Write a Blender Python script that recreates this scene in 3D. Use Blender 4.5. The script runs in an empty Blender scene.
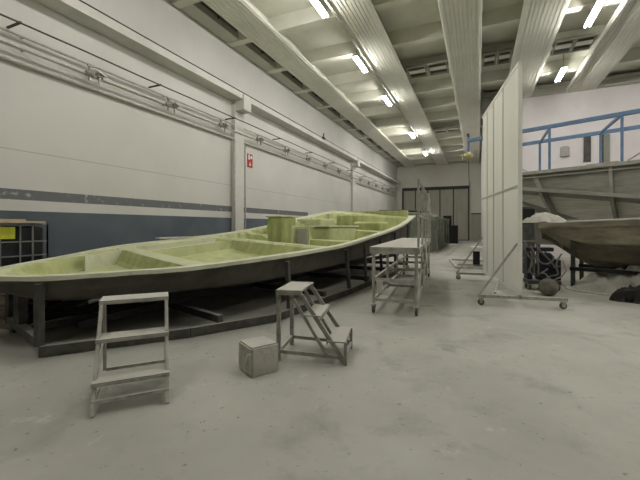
import bpy, bmesh, math, random
from mathutils import Vector, Matrix, noise
random.seed(7)
S = bpy.context.scene
COL = S.collection
PI = math.pi

# ---------------------------------------------------------------- camera
F_PX = 355.0; YAW = math.radians(24.0); EYE = 1.30; HORIZON = 226.0
cd = bpy.data.cameras.new('camera'); cam = bpy.data.objects.new('camera', cd); COL.objects.link(cam)
cam.location = (0, 0, EYE); cam.rotation_euler = (math.radians(90), 0, YAW)
cd.sensor_width = 36; cd.lens = F_PX * 36 / 640
cd.shift_y = -(240 - HORIZON) / 640.0
cd.clip_start = 0.05; cd.clip_end = 200
S.camera = cam

# ---------------------------------------------------------------- world, exposure
w = bpy.data.worlds.new('world'); S.world = w; w.use_nodes = True
w.node_tree.nodes['Background'].inputs[0].default_value = (0.75, 0.78, 0.8, 1)
w.node_tree.nodes['Background'].inputs[1].default_value = 0.05
S.view_settings.view_transform = 'Standard'; S.view_settings.look = 'None'
S.view_settings.exposure = 0.0; S.view_settings.gamma = 1; S.view_settings.use_curve_mapping = False
LAMP = 162.0      # emission strength of the fluorescent tubes

CT, ST = math.cos(YAW), math.sin(YAW)
def at(u, zc, h):
    r = (u - 320) / F_PX * zc
    return Vector((-zc * ST + r * CT, zc * CT + r * ST, h))
def W(u, y, h=0.0):
    zc = (EYE - h) * F_PX / (y - HORIZON)
    return at(u, zc, h)

# ---------------------------------------------------------------- materials
def mat(name, col, rough=0.8, col2=None, scale=4.0, detail=6, lo=0.4, hi=0.65, bump=0.0, bscale=None, metal=0.0, dust=None, dust_amt=0.6, stretch=None, spec=0.3):
    m = bpy.data.materials.new(name); m.use_nodes = True
    nt = m.node_tree; b = nt.nodes['Principled BSDF']
    b.inputs['Roughness'].default_value = rough; b.inputs['Metallic'].default_value = metal
    b.inputs['Specular IOR Level'].default_value = spec
    b.inputs['Base Color'].default_value = (*col, 1)
    tc = nt.nodes.new('ShaderNodeTexCoord'); src = tc.outputs['Object']
    if stretch:
        mp = nt.nodes.new('ShaderNodeMapping'); mp.inputs['Scale'].default_value = stretch
        nt.links.new(src, mp.inputs[0]); src = mp.outputs[0]
    out = None
    if col2:
        n = nt.nodes.new('ShaderNodeTexNoise'); n.inputs['Scale'].default_value = scale; n.inputs['Detail'].default_value = detail
        n.inputs['Roughness'].default_value = 0.62
        nt.links.new(src, n.inputs['Vector'])
        mr = nt.nodes.new('ShaderNodeMapRange'); mr.inputs[1].default_value = lo; mr.inputs[2].default_value = hi
        nt.links.new(n.outputs[0], mr.inputs[0])
        mx = nt.nodes.new('ShaderNodeMix'); mx.data_type = 'RGBA'
        mx.inputs[6].default_value = (*col, 1); mx.inputs[7].default_value = (*col2, 1)
        nt.links.new(mr.outputs[0], mx.inputs[0]); out = mx.outputs[2]
    if dust:   # settled dust lies on surfaces that face up
        g = nt.nodes.new('ShaderNodeNewGeometry'); sx = nt.nodes.new('ShaderNodeSeparateXYZ')
        nt.links.new(g.outputs['Normal'], sx.inputs[0])
        mr2 = nt.nodes.new('ShaderNodeMapRange'); mr2.inputs[1].default_value = 0.3; mr2.inputs[2].default_value = 0.9; mr2.inputs[4].default_value = dust_amt
        nt.links.new(sx.outputs[2], mr2.inputs[0])
        mx2 = nt.nodes.new('ShaderNodeMix'); mx2.data_type = 'RGBA'
        if out: nt.links.new(out, mx2.inputs[6])
        else: mx2.inputs[6].default_value = (*col, 1)
        mx2.inputs[7].default_value = (*dust, 1)
        nt.links.new(mr2.outputs[0], mx2.inputs[0]); out = mx2.outputs[2]
    if out: nt.links.new(out, b.inputs['Base Color'])
    if bump:
        n2 = nt.nodes.new('ShaderNodeTexNoise'); n2.inputs['Scale'].default_value = bscale or scale * 4; n2.inputs['Detail'].default_value = 5
        nt.links.new(src, n2.inputs['Vector'])
        bp = nt.nodes.new('ShaderNodeBump'); bp.inputs['Strength'].default_value = bump; bp.inputs['Distance'].default_value = 0.02
        nt.links.new(n2.outputs[0], bp.inputs['Height']); nt.links.new(bp.outputs[0], b.inputs['Normal'])
    return m
DUST = (0.42, 0.41, 0.36)
M = {}
M['ceil'] = mat('ceiling concrete', (0.74, 0.735, 0.63), 0.9, (0.66, 0.655, 0.56), 1.2, bump=0.1)
M['beam'] = mat('beam concrete', (0.74, 0.735, 0.64), 0.75, (0.67, 0.665, 0.58), 0.9, bump=0.05)
M['cornice'] = mat('cornice', (0.52, 0.515, 0.45), 0.8, (0.46, 0.455, 0.4), 1.0)
M['wallfar'] = mat('end wall plaster', (0.74, 0.73, 0.65), 0.9, (0.68, 0.67, 0.59), 0.7)
M['wallpart'] = mat('partition plaster', (0.78, 0.745, 0.75), 0.9, (0.72, 0.675, 0.67), 0.8)
M['wallplain'] = mat('plain wall', (0.40, 0.38, 0.34), 0.9)
M['white'] = mat('pipe white', (0.62, 0.60, 0.54), 0.6, (0.48, 0.47, 0.42), 5)
M['column'] = mat('column white', (0.62, 0.605, 0.56), 0.8, (0.55, 0.54, 0.49), 1.5)
M['darkcable'] = mat('dark cable', (0.07, 0.065, 0.055), 0.6)
M['pipe'] = mat('grey pipe', (0.50, 0.485, 0.43), 0.5, (0.38, 0.37, 0.325), 6)
M['brass'] = mat('valve metal', (0.30, 0.285, 0.24), 0.4, metal=0.6)
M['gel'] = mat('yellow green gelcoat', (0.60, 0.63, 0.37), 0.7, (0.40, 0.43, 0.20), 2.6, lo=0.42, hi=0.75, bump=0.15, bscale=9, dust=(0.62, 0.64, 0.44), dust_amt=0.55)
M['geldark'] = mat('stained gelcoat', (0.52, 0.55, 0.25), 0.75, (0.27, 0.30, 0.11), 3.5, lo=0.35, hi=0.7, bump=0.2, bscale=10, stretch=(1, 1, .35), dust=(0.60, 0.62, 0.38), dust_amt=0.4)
M['rim'] = mat('pale mould flange', (0.68, 0.69, 0.53), 0.7, (0.50, 0.51, 0.36), 5, lo=0.5, hi=0.75, bump=0.15)
M['hulldark'] = mat('raw laminate', (0.105, 0.10, 0.082), 0.7, (0.065, 0.062, 0.05), 2.5, bump=0.35, bscale=12)
M['stand'] = mat('dark stand steel', (0.055, 0.054, 0.048), 0.6, (0.10, 0.098, 0.085), 6, dust=(0.46, 0.45, 0.40), dust_amt=0.85, bump=0.1)
M['blacksteel'] = mat('black steel', (0.012, 0.012, 0.014), 0.5, dust=(0.05, 0.05, 0.045), dust_amt=0.5)
M['ladder'] = mat('dusty ladder steel', (0.44, 0.43, 0.385), 0.6, (0.25, 0.245, 0.215), 14, lo=0.42, hi=0.7, dust=(0.62, 0.60, 0.54), dust_amt=0.85, bump=0.2)
M['ladder2'] = mat('dusty step steel', (0.36, 0.35, 0.31), 0.6, (0.22, 0.215, 0.19), 14, lo=0.42, hi=0.7, dust=(0.56, 0.54, 0.48), dust_amt=0.9, bump=0.2)
M['cart'] = mat('dusty cart steel', (0.46, 0.445, 0.39), 0.6, (0.3, 0.29, 0.25), 9, dust=(0.60, 0.58, 0.52), dust_amt=0.85, bump=0.2)
M['rubber'] = mat('rubber', (0.09, 0.088, 0.08), 0.8, dust=(0.25, 0.24, 0.21), dust_amt=0.6)
M['block'] = mat('dusty foam block', (0.52, 0.50, 0.44), 0.9, (0.40, 0.385, 0.34), 9, bump=0.4, bscale=30, dust=(0.64, 0.62, 0.55), dust_amt=0.8)
M['crack'] = mat('pale crack', (0.72, 0.70, 0.64), 0.9)
M['panel'] = mat('cream screen panel', (0.84, 0.83, 0.75), 0.8, (0.79, 0.78, 0.70), 1.2, bump=0.05, stretch=(1, 1, 0.2))
M['blue'] = mat('blue paint', (0.14, 0.235, 0.38), 0.5, (0.11, 0.19, 0.31), 4, dust=(0.26, 0.32, 0.41), dust_amt=0.5)
M['greyhull'] = mat('grey laminate', (0.34, 0.33, 0.29), 0.8, (0.25, 0.245, 0.215), 2.0, bump=0.2, bscale=10, stretch=(1, 1, 4))
M['greypale'] = mat('pale laminate', (0.74, 0.73, 0.65), 0.85, (0.56, 0.55, 0.48), 3.0, bump=0.2, bscale=10, stretch=(.6, .6, 6))
M['greyrib'] = mat('grey rib', (0.36, 0.35, 0.305), 0.8, (0.27, 0.265, 0.23), 4, dust=(0.26, 0.25, 0.22), dust_amt=0.6)
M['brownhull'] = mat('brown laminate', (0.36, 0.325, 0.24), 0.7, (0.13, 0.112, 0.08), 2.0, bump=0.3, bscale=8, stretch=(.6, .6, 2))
M['browndark'] = mat('dark brown laminate', (0.16, 0.14, 0.10), 0.7, (0.07, 0.06, 0.042), 2.4, bump=0.4, bscale=8, stretch=(.6, .6, 2))
M['brownrim'] = mat('pale flange edge', (0.66, 0.65, 0.60), 0.6, (0.5, 0.49, 0.44), 6)
M['cloth'] = mat('white cloth', (0.60, 0.58, 0.51), 0.95, (0.50, 0.48, 0.42), 6, bump=0.3)
M['sheet'] = mat('plastic sheet', (0.60, 0.58, 0.52), 0.35, (0.42, 0.405, 0.36), 3, bump=0.5, bscale=12)
M['blackcloth'] = mat('black sheet', (0.015, 0.014, 0.013), 0.5, (0.05, 0.035, 0.022), 5, lo=.55, hi=.8, bump=0.4)
M['navy'] = mat('navy machine paint', (0.022, 0.027, 0.055), 0.5, (0.012, 0.014, 0.02), 6)
M['bulb'] = mat('dusty rubber float', (0.20, 0.195, 0.16), 0.8, (0.12, 0.115, 0.09), 8, bump=0.3)
M['hose'] = mat('grey hose', (0.21, 0.20, 0.175), 0.6, (0.12, 0.115, 0.1), 8)
M['hosered'] = mat('pinkish hose', (0.42, 0.27, 0.20), 0.6)
M['drum'] = mat('yellow green drum', (0.50, 0.54, 0.07), 0.5, (0.33, 0.36, 0.06), 7, dust=(0.4, 0.4, 0.25), dust_amt=0.6)
M['wood'] = mat('pallet wood', (0.24, 0.20, 0.145), 0.9, (0.14, 0.115, 0.085), 6, dust=(0.36, 0.33, 0.27), dust_amt=0.7, stretch=(1, 6, 6))
M['board'] = mat('pale board', (0.46, 0.38, 0.28), 0.85, (0.36, 0.30, 0.22), 5)
M['ibc'] = mat('dark tank plastic', (0.012, 0.014, 0.018), 0.4, (0.02, 0.022, 0.03), 3)
M['cage'] = mat('galvanised cage', (0.20, 0.205, 0.205), 0.5, metal=0.3)
M['yellow'] = mat('yellow plate', (0.55, 0.56, 0.04), 0.6, (0.42, 0.42, 0.04), 12)
M['door'] = mat('sliding door panel', (0.42, 0.41, 0.345), 0.7, (0.36, 0.35, 0.295), 1.5, stretch=(3, 3, .4))
M['doorframe'] = mat('dark door frame', (0.05, 0.049, 0.042), 0.6)
M['farhull'] = mat('grey green laminate', (0.20, 0.215, 0.165), 0.8, (0.10, 0.108, 0.083), 3.0, bump=0.5, bscale=9, dust=(0.24, 0.25, 0.17), dust_amt=0.7)
M['black'] = mat('black', (0.010, 0.010, 0.010), 0.5)
M['red'] = mat('red sign', (0.42, 0.035, 0.03), 0.5)
M['signwhite'] = mat('sign white', (0.7, 0.7, 0.68), 0.5)
M['lampbody'] = mat('lamp housing', (0.45, 0.45, 0.42), 0.5)
M['louver'] = mat('dark louvre', (0.06, 0.055, 0.045), 0.6, (0.09, 0.082, 0.066), 8)
M['louvframe'] = mat('vent frame', (0.30, 0.29, 0.24), 0.7)
M['yellowgrip'] = mat('cream hook block', (0.50, 0.45, 0.25), 0.6)
M['lilacbox'] = mat('grey box', (0.40, 0.385, 0.37), 0.6)
M['darkpanel'] = mat('dark wall panel', (0.06, 0.058, 0.055), 0.5, (0.10, 0.098, 0.09), 5)
M['greenpanel'] = mat('grey green panel', (0.25, 0.26, 0.22), 0.5)

def emis(name, col, st):
    m = bpy.data.materials.new(name); m.use_nodes = True; nt = m.node_tree
    nt.nodes.remove(nt.nodes['Principled BSDF']); e = nt.nodes.new('ShaderNodeEmission')
    e.inputs[0].default_value = (*col, 1); e.inputs[1].default_value = st
    nt.links.new(e.outputs[0], nt.nodes['Material Output'].inputs[0]); return m
M['tubefar'] = emis('bright fluorescent tube', (1.0, 0.975, 0.93), LAMP * 1.8)
M['tube'] = emis('fluorescent tube', (1.0, 0.975, 0.93), LAMP)

def floor_mat():
    m = bpy.data.materials.new('dusty concrete floor'); m.use_nodes = True; nt = m.node_tree; b = nt.nodes['Principled BSDF']
    tc = nt.nodes.new('ShaderNodeTexCoord')
    def noise_(scale, lo, hi, detail=8, rough=.6, dist=0.0):
        n = nt.nodes.new('ShaderNodeTexNoise'); n.inputs['Scale'].default_value = scale; n.inputs['Detail'].default_value = detail
        n.inputs['Roughness'].default_value = rough; n.inputs['Distortion'].default_value = dist
        nt.links.new(tc.outputs['Object'], n.inputs['Vector'])
        r = nt.nodes.new('ShaderNodeMapRange'); r.inputs[1].default_value = lo; r.inputs[2].default_value = hi
        nt.links.new(n.outputs[0], r.inputs[0]); return r.outputs[0], n.outputs[0]
    def mix(f, a, c):
        x = nt.nodes.new('ShaderNodeMix'); x.data_type = 'RGBA'; nt.links.new(f, x.inputs[0])
        if isinstance(a, tuple): x.inputs[6].default_value = (*a, 1)
        else: nt.links.new(a, x.inputs[6])
        x.inputs[7].default_value = (*c, 1); return x.outputs[2]
    a, _ = noise_(0.55, .38, .68)
    c = mix(a, (0.52, 0.515, 0.46), (0.385, 0.38, 0.335))
    d, _ = noise_(1.7, .53, .68, dist=.35)
    c = mix(d, c, (0.34, 0.335, 0.295))
    e, _ = noise_(3.1, .60, .70, detail=10, rough=.7)
    c = mix(e, c, (0.58, 0.57, 0.515))
    g, raw = noise_(16, .64, .70, detail=4)
    c = mix(g, c, (0.27, 0.265, 0.235))
    nt.links.new(c, b.inputs['Base Color']); b.inputs['Roughness'].default_value = .72; b.inputs['Specular IOR Level'].default_value = .25
    bp = nt.nodes.new('ShaderNodeBump'); bp.inputs['Strength'].default_value = .15; bp.inputs['Distance'].default_value = .01
    nt.links.new(raw, bp.inputs['Height']); nt.links.new(bp.outputs[0], b.inputs['Normal'])
    return m
M['floor'] = floor_mat()

def leftwall_mat():
    # painted bands: blue below, white, grey stripe, off-white above; blue and stripe stop about two thirds of the way in
    m = bpy.data.materials.new('banded wall paint'); m.use_nodes = True; nt = m.node_tree; b = nt.nodes['Principled BSDF']
    b.inputs['Roughness'].default_value = .75; b.inputs['Specular IOR Level'].default_value = .3
    tc = nt.nodes.new('ShaderNodeTexCoord'); sx = nt.nodes.new('ShaderNodeSeparateXYZ'); nt.links.new(tc.outputs['Object'], sx.inputs[0])
    def lt(sock, v):
        x = nt.nodes.new('ShaderNodeMath'); x.operation = 'LESS_THAN'; nt.links.new(sock, x.inputs[0]); x.inputs[1].default_value = v; return x.outputs[0]
    def op(kind, a, c):
        x = nt.nodes.new('ShaderNodeMath'); x.operation = kind
        for i, s in enumerate((a, c)):
            if isinstance(s, (int, float)): x.inputs[i].default_value = s
            else: nt.links.new(s, x.inputs[i])
        return x.outputs[0]
    def mix(f, a, c):
        x = nt.nodes.new('ShaderNodeMix'); x.data_type = 'RGBA'; nt.links.new(f, x.inputs[0])
        for i, s in ((6, a), (7, c)):
            if isinstance(s, tuple): x.inputs[i].default_value = (*s, 1)
            else: nt.links.new(s, x.inputs[i])
        return x.outputs[2]
    def nz(scale, lo, hi, detail=6):
        n = nt.nodes.new('ShaderNodeTexNoise'); n.inputs['Scale'].default_value = scale; n.inputs['Detail'].default_value = detail
        nt.links.new(tc.outputs['Object'], n.inputs['Vector']); r = nt.nodes.new('ShaderNodeMapRange')
        r.inputs[1].default_value = lo; r.inputs[2].default_value = hi; nt.links.new(n.outputs[0], r.inputs[0]); return r.outputs[0]
    Z, Y = sx.outputs[2], sx.outputs[1]
    near = lt(Y, 14.8)
    blue = mix(nz(1.3, .4, .7), (0.085, 0.103, 0.118), (0.115, 0.14, 0.155))
    grey = mix(nz(9, .60, .72), (0.145, 0.15, 0.155), (0.40, 0.40, 0.38))
    pale = mix(nz(0.8, .4, .7), (0.60, 0.59, 0.55), (0.55, 0.54, 0.50))
    c = mix(op('MULTIPLY', lt(Z, 1.93), near), pale, grey)
    c = mix(op('MULTIPLY', lt(Z, 1.75), near), c, pale)
    c = mix(op('MULTIPLY', lt(Z, 1.56), near), c, blue)
    # hairline joints between the precast wall panels
    for h in (2.60,):
        d = op('ABSOLUTE', op('SUBTRACT', Z, h), 0); c = mix(lt(d, .008), c, (0.40, 0.385, 0.34))
    nt.links.new(c, b.inputs['Base Color']); return m
M['leftwall'] = leftwall_mat()

# ---------------------------------------------------------------- mesh helpers
class MB:
    def __init__(s): s.bm = bmesh.new()
    def box(s, c, d, rot=None, taper=None):
        mtx = Matrix.Translation(Vector(c)) @ (rot.to_4x4() if rot else Matrix.Identity(4)) @ Matrix.Diagonal((*d, 1))
        r = bmesh.ops.create_cube(s.bm, size=1, matrix=mtx); return r['verts']
    def span(s, a, b):   # axis aligned box between two corners
        a, b = Vector(a), Vector(b); s.box((a + b) / 2, [abs(x) for x in (b - a)]); return s
    def bar(s, a, b, wd, ht=None, roll_up=(0, 0, 1)):
        a, b = Vector(a), Vector(b); ht = ht or wd; d = b - a; L = d.length
        x = d.normalized(); up = Vector(roll_up)
        if abs(x.dot(up)) > .98: up = Vector((0, 1, 0)) if abs(x.y) < .9 else Vector((1, 0, 0))
        y = up.cross(x).normalized(); z = x.cross(y)
        R = Matrix((x, y, z)).transposed()
        s.box((a + b) / 2, (L, wd, ht), R); return s
    def tube(s, pts, r, n=8, closed=False):
        pts = [Vector(p) for p in pts]; rings = []
        prev = None
        for i, p in enumerate(pts):
            t = (pts[min(i + 1, len(pts) - 1)] - pts[max(i - 1, 0)]).normalized()
            up = Vector((0, 0, 1)) if abs(t.z) < .95 else Vector((1, 0, 0))
            y = up.cross(t).normalized() if prev is None else (prev - t * prev.dot(t)).normalized()
            prev = y; z = t.cross(y); rr = r[i] if isinstance(r, (list, tuple)) else r
            rings.append([s.bm.verts.new(p + (y * math.cos(a) + z * math.sin(a)) * rr) for a in [2 * PI * k / n for k in range(n)]])
        for a, b in zip(rings, rings[1:]):
            for k in range(n): s.bm.faces.new((a[k], a[(k + 1) % n], b[(k + 1) % n], b[k]))
        s.bm.faces.new(rings[0][::-1]); s.bm.faces.new(rings[-1]); return s
    def lathe(s, c, prof, n=20, axis='Z'):
        c = Vector(c); rings = []
        for r, h in prof:
            ring = []
            for k in range(n):
                a = 2 * PI * k / n; v = Vector((r * math.cos(a), r * math.sin(a), h))
                if axis == 'X': v = Vector((h, v.x, v.y))
                elif axis == 'Y': v = Vector((v.x, h, v.y))
                ring.append(s.bm.verts.new(c + v))
            rings.append(ring)
        for a, b in zip(rings, rings[1:]):
            for k in range(n): s.bm.faces.new((a[k], a[(k + 1) % n], b[(k + 1) % n], b[k]))
        s.bm.faces.new(rings[0][::-1]); s.bm.faces.new(rings[-1]); return s
    def loft(s, secs, closed=True, caps=True):
        rings = [[s.bm.verts.new(Vector(p)) for p in sec] for sec in secs]; n = len(rings[0])
        for a, b in zip(rings, rings[1:]):
            for k in range(n if closed else n - 1): s.bm.faces.new((a[k], a[(k + 1) % n], b[(k + 1) % n], b[k]))
        if closed and caps:
            s.bm.faces.new(rings[0][::-1]); s.bm.faces.new(rings[-1])
        return s
    def prism(s, poly, a, b):   # poly = (x,z) profile run from y=a to y=b
        return s.loft([[(x, a, z) for x, z in poly], [(x, b, z) for x, z in poly]])
    def build(s, name, m, parent=None, bevel=0.0, smooth=False):
        bmesh.ops.recalc_face_normals(s.bm, faces=s.bm.faces[:])
        me = bpy.data.meshes.new(name); s.bm.to_mesh(me); s.bm.free()
        o = bpy.data.objects.new(name, me); COL.objects.link(o); me.materials.append(m if not isinstance(m, str) else M[m])
        if parent: o.parent = parent
        if smooth:
            for p in me.polygons: p.use_smooth = True
        if bevel:
            md = o.modifiers.new('bevel', 'BEVEL'); md.width = bevel; md.segments = 2; md.limit_method = 'ANGLE'
        return o

def tag(o, label, cat, group=None):
    o['label'] = label; o['category'] = cat
    if group: o['group'] = group
    return o
def thing(name, label, cat, loc=(0, 0, 0), rz=0, group=None):
    o = bpy.data.objects.new(name, None); COL.objects.link(o); o.location = loc; o.rotation_euler = (0, 0, rz); o.empty_display_size = .1
    return tag(o, label, cat, group)
def struct(o, label=None):
    o['kind'] = 'structure'
    if label: o['label'] = label
    return o
def dup(root, loc=None, rz=None, label=None):
    def cp(o, par):
        c = o.copy(); COL.objects.link(c)
        if par: c.parent = par
        for ch in [x for x in ALLCH(o)]: cp(ch, c)
        return c
    r = cp(root, None)
    if loc is not None: r.location = loc
    if rz is not None: r.rotation_euler = (0, 0, rz)
    if label: r['label'] = label
    return r
def ALLCH(o): return [x for x in bpy.data.objects if x.parent == o]
def lerp(a, b, t): return a + (b - a) * t
def sstep(a, b, x):
    t = max(0, min(1, (x - a) / (b - a))); return t * t * (3 - 2 * t)
def poly_at(pts, t):
    pts = [Vector(p) for p in pts]; n = len(pts) - 1; x = t * n; i = min(int(x), n - 1); f = x - i
    p0, p1, p2, p3 = pts[max(i - 1, 0)], pts[i], pts[i + 1], pts[min(i + 2, n)]
    return .5 * ((2 * p1) + (p2 - p0) * f + (2 * p0 - 5 * p1 + 4 * p2 - p3) * f * f + (3 * p1 - p0 - 3 * p2 + p3) * f ** 3)

# ---------------------------------------------------------------- room shell
XL = -7.2; YF = 34.6; YB = -7.0; XR = 12.0; YP = 17.9; XP = 0.25; ZB = 6.9; ZC = 7.2; ZS = 7.4
m = MB(); m.span((XL - .3, YB - .3, -.2), (XR + .3, YF + .3, 0)); struct(m.build('floor', 'floor'), 'dusty grey concrete floor with scuffs and stains')
m = MB(); m.span((XL - .3, YB - .3, 0), (XL, YF + .3, ZS + .4)); struct(m.build('wall_left', 'leftwall'), 'long off-white wall with blue base and grey stripe')
m = MB(); m.span((XL, YF, 0), (XP + .4, YF + .3, ZS + .4)); struct(m.build('wall_far', 'wallfar'), 'grey beige end wall of the long hall')
m = MB(); m.span((XP, YP, 0), (XR, YP + .3, ZS + .4)); m.span((XP, YP + .3, 0), (XP + .3, YF, ZS + .4)); struct(m.build('wall_partition', 'wallpart'), 'pale wall closing the right-hand bay')
m = MB(); m.span((XR, YB, 0), (XR + .3, YP + .3, ZS + .4)); struct(m.build('wall_right', 'wallplain'))
m = MB(); m.span((XL, YB - .3, 0), (XR, YB, ZS + .4)); struct(m.build('wall_back', 'wallplain'))
m = MB(); m.span((XL - .3, YB - .3, ZS), (XR + .3, YF + .3, ZS + .2))
# cast ribs across the hall
y = 11.3 - 2.2 * 8
while y < YF - .3:
    poly = [(-.19, ZS), (.19, ZS), (.12, ZB + .11), (-.12, ZB + .11)]
    xe = XR if y < YP else XP
    m.loft([[(XL, y + a, z) for a, z in poly], [(xe, y + a, z) for a, z in poly]])
    y += 2.2
struct(m.build('ceiling', 'ceil'), 'precast concrete ceiling with cross ribs')

tn = [0]
def trim(mb, mt, label, **k):
    tn[0] += 1; return struct(mb.build('trim_%d' % tn[0], mt, **k), label)
ZB = 6.9
BE = [(-6.32, -5.34), (-3.47, -2.47), (-.93, .10), (1.06, 2.11), (3.33, 4.42), (5.75, 6.8), (8.1, 9.1)]
names = ['outer', 'second', 'middle', 'fourth', 'fifth', 'sixth', 'seventh']
for (a, b), nm in zip(BE, names):
    n = 9; poly = []
    for k in range(n):
        x0 = lerp(a + .05, b - .05, k / n); x1 = lerp(a + .05, b - .05, (k + 1) / n); wv = x1 - x0
        poly += [(x0 + .10 * wv, ZB + .016), (x0 + .22 * wv, ZB), (x0 + .88 * wv, ZB), (x0 + wv, ZB + .016)]
    poly = [(a + .3, ZS + .02), (a + .3, ZB + .10), (a, ZB + .10), (a, ZB + .04), (a + .03, ZB + .016)] + poly + [(b - .02, ZB + .016), (b, ZB + .04), (b, ZB + .10), (b - .3, ZB + .10), (b - .3, ZS + .02)]
    m = MB(); m.prism(poly, YB, YF if b < .2 else YP)
    trim(m, 'beam', 'fluted concrete roof beam, %s from the left wall' % nm)
# cornice along left wall, far wall, partition
m = MB(); m.span((XL, YB, ZC - .16), (XL + .46, YF, ZC + .1)); trim(m, 'cornice', 'concrete cornice along the top of the left wall')
m = MB(); m.span((XL + .46, YF - .2, ZC - .16), (XP, YF, ZC + .1)); trim(m, 'cornice', 'cornice at the top of the end wall')
m = MB(); m.span((XP, YP - .3, ZC - .28), (XR, YP, ZC - .05)); m.span((XP, YP - .36, ZC - .05), (XR, YP - .0, ZC + .05)); trim(m, 'cornice', 'brown grey cornice at the top of the partition wall')
m = MB(); m.span((XP - .05, YP - .45, 0), (XP + 1.0, YP - .01, ZC - .3)); m.span((XP - .1, YP - .6, 5.9), (XP + 1.1, YP - .01, ZC - .3)); trim(m, 'hulldark', 'corner pilaster of the partition wall', bevel=.02)
# crane ledge on left wall
m = MB(); m.prism([(XL, 5.30), (XL + .40, 5.32), (XL + .40, 5.47), (XL + .34, 5.50), (XL, 5.62)], YB, YF); trim(m, 'column', 'projecting crane ledge on the left wall')
m = MB(); m.tube([(XL + .42, y_, 5.51) for y_ in (YB, 0, 10, 20, YF)], .014, 6); trim(m, 'darkcable', 'thin dark cable along the crane ledge')
for k, yc in enumerate((-2.1, 9.45, 21.1, 33.9)):
    m = MB(); m.span((XL, yc - .24, 0), (XL + .14, yc + .24, 5.3)); m.span((XL, yc - .2, 4.98), (XL + .46, yc + .2, 5.46))
    trim(m, 'column' if k < 3 else 'cornice', ['pilaster out of frame', 'pale pilaster behind the boat mould', 'pale pilaster further down the left wall', 'pilaster in the far left corner'][k], bevel=.01)
# baseboard-free; doors on far wall
def xfar(u): 
    a = math.atan((u - 320) / F_PX) - YAW; return math.tan(a) * YF
d = bpy.data.objects.new('door_1', None); COL.objects.link(d); d.location = (xfar(436), YF, 0); struct(d, 'wide sliding door of tall grey leaves in the end wall')
x0, x1 = xfar(403.5), xfar(468.5); off = Vector((xfar(436), YF, 0)); zt = 4.65
divs = [403.5, 415.6, 428, 440, 453.5, 468.5]
m = MB()
m.span(Vector((x0 - .1, YF - .16, zt)) - off, Vector((x1 + .1, YF - .001, zt + .28)) - off)
m.span(Vector((x0 - .12, YF - .1, 0)) - off, Vector((x0, YF - .001, zt)) - off); m.span(Vector((x1, YF - .1, 0)) - off, Vector((x1 + .12, YF - .001, zt)) - off)
m.build('door_frame', 'doorframe', d)
for a, b in zip(divs, divs[1:]):
    xa, xb = xfar(a), xfar(b); m = MB(); m.span(Vector((xa + .05, YF - .09, .06)) - off, Vector((xb - .05, YF - .03, zt)) - off)
    m.build('door_leaf', 'door', d)
m = MB(); m.span(Vector((x0, YF - .06, 0)) - off, Vector((x1, YF - .02, .06)) - off); m.span(Vector((x0, YF - .028, 0)) - off, Vector((x1, YF - .002, zt)) - off); m.build('door_track', 'doorframe', d)
d = bpy.data.objects.new('door_2', None); COL.objects.link(d); d.location = (xfar(477), YF, 0); struct(d, 'small grey door in the corner of the end wall')
m = MB(); m.span((-.62, -.06, 0), (-.52, -.001, 2.45)); m.span((.52, -.06, 0), (.62, -.001, 2.45)); m.span((-.62, -.06, 2.35), (.62, -.001, 2.45)); m.build('door_frame', 'doorframe', d)
m = MB(); m.span((-.52, -.04, .02), (.52, -.005, 2.35)); m.build('door_leaf', 'door', d)
m = MB(); m.span((xfar(470.3) - .06, YF - .14, 0), (xfar(470.3) + .06, YF - .001, 5.2)); trim(m, 'cornice', 'narrow post beside the sliding door', bevel=.01)

# ---------------------------------------------------------------- pipes and conduits on the left wall
def wallpipe(name, x, z, r, mt, label, cat, sag=0, step=3.0, brk=True):
    t = thing(name, label, cat, (x, 3, z))
    pts = []; y = YB + .1
    while y < YF - .3:
        pts.append((0, y - 3, 0.0)); y += step / 2
    for i in range(len(pts)):
        if i % 2: pts[i] = (pts[i][0], pts[i][1], -sag)
    m = MB(); m.tube(pts, r, 8); m.build('pipe', mt, t, smooth=True)
    if brk:
        k = 0; y = .5
        m = MB()
        while y < YF - 1:
            m.bar((0, y - 3, r * .5), (XL - x + .004, y - 3, r * .5), .03, .03); y += step
        m.build('bracket', mt, t)['kind'] = 'stuff'
    return t
wallpipe('tension_cable', XL + .40, 4.61, .016, 'darkcable', 'thin dark cable running just below the crane ledge', 'cable', .01, 2.8)
wallpipe('conduit', XL + .10, 4.53, .024, 'pipe', 'grey conduit running between the dark cable and the valve pipe', 'pipe')
t_air = wallpipe('air_pipe', XL + .16, 4.30, .026, 'pipe', 'grey compressed-air pipe carrying a row of small valves', 'pipe')
wallpipe('conduit', XL + .06, 4.08, .034, 'pipe', 'lowest and thickest grey pipe along the left wall', 'pipe', brk=False)
k = 0; y = 4.55
while y < 33:
    a = y - 3
    m = MB(); m.tube([(.03, a - .07, 0), (.03, a + .07, 0)], .05, 8); m.tube([(0.03, a, -.12), (.03, a, .17)], .018, 6); m.bar((.06, a - .06, .15), (.06, a + .05, .15), .035, .03)
    m.tube([(.03, a + .2, .0), (.03, a + .2, -.14)], .02, 6); m.tube([(.03, a + .14, .04), (.03, a + .27, .04)], .05, 8); m.bar((.1, a + .14, .1), (.1, a + .3, .04), .03, .03)
    m.build('valve', 'brass', t_air); y += 1.95
for yy, x_, r, z0, lab in ((9.12, XL + .20, .032, .0, 'dark vertical conduit left of the pilaster behind the mould'), (9.9, XL + .04, .024, 0, 'thin vertical conduit right of the pilaster behind the mould'), (21.5, XL + .05, .03, 0, 'thin vertical conduit by the second pilaster down the wall')):
    m = MB(); m.tube([(0, 0, z0), (0, 0, 2), (0, 0, 4.0)], r, 8); o = m.build('conduit', 'pipe', smooth=True); o.location = (x_, yy, 0); tag(o, lab, 'pipe')
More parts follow.
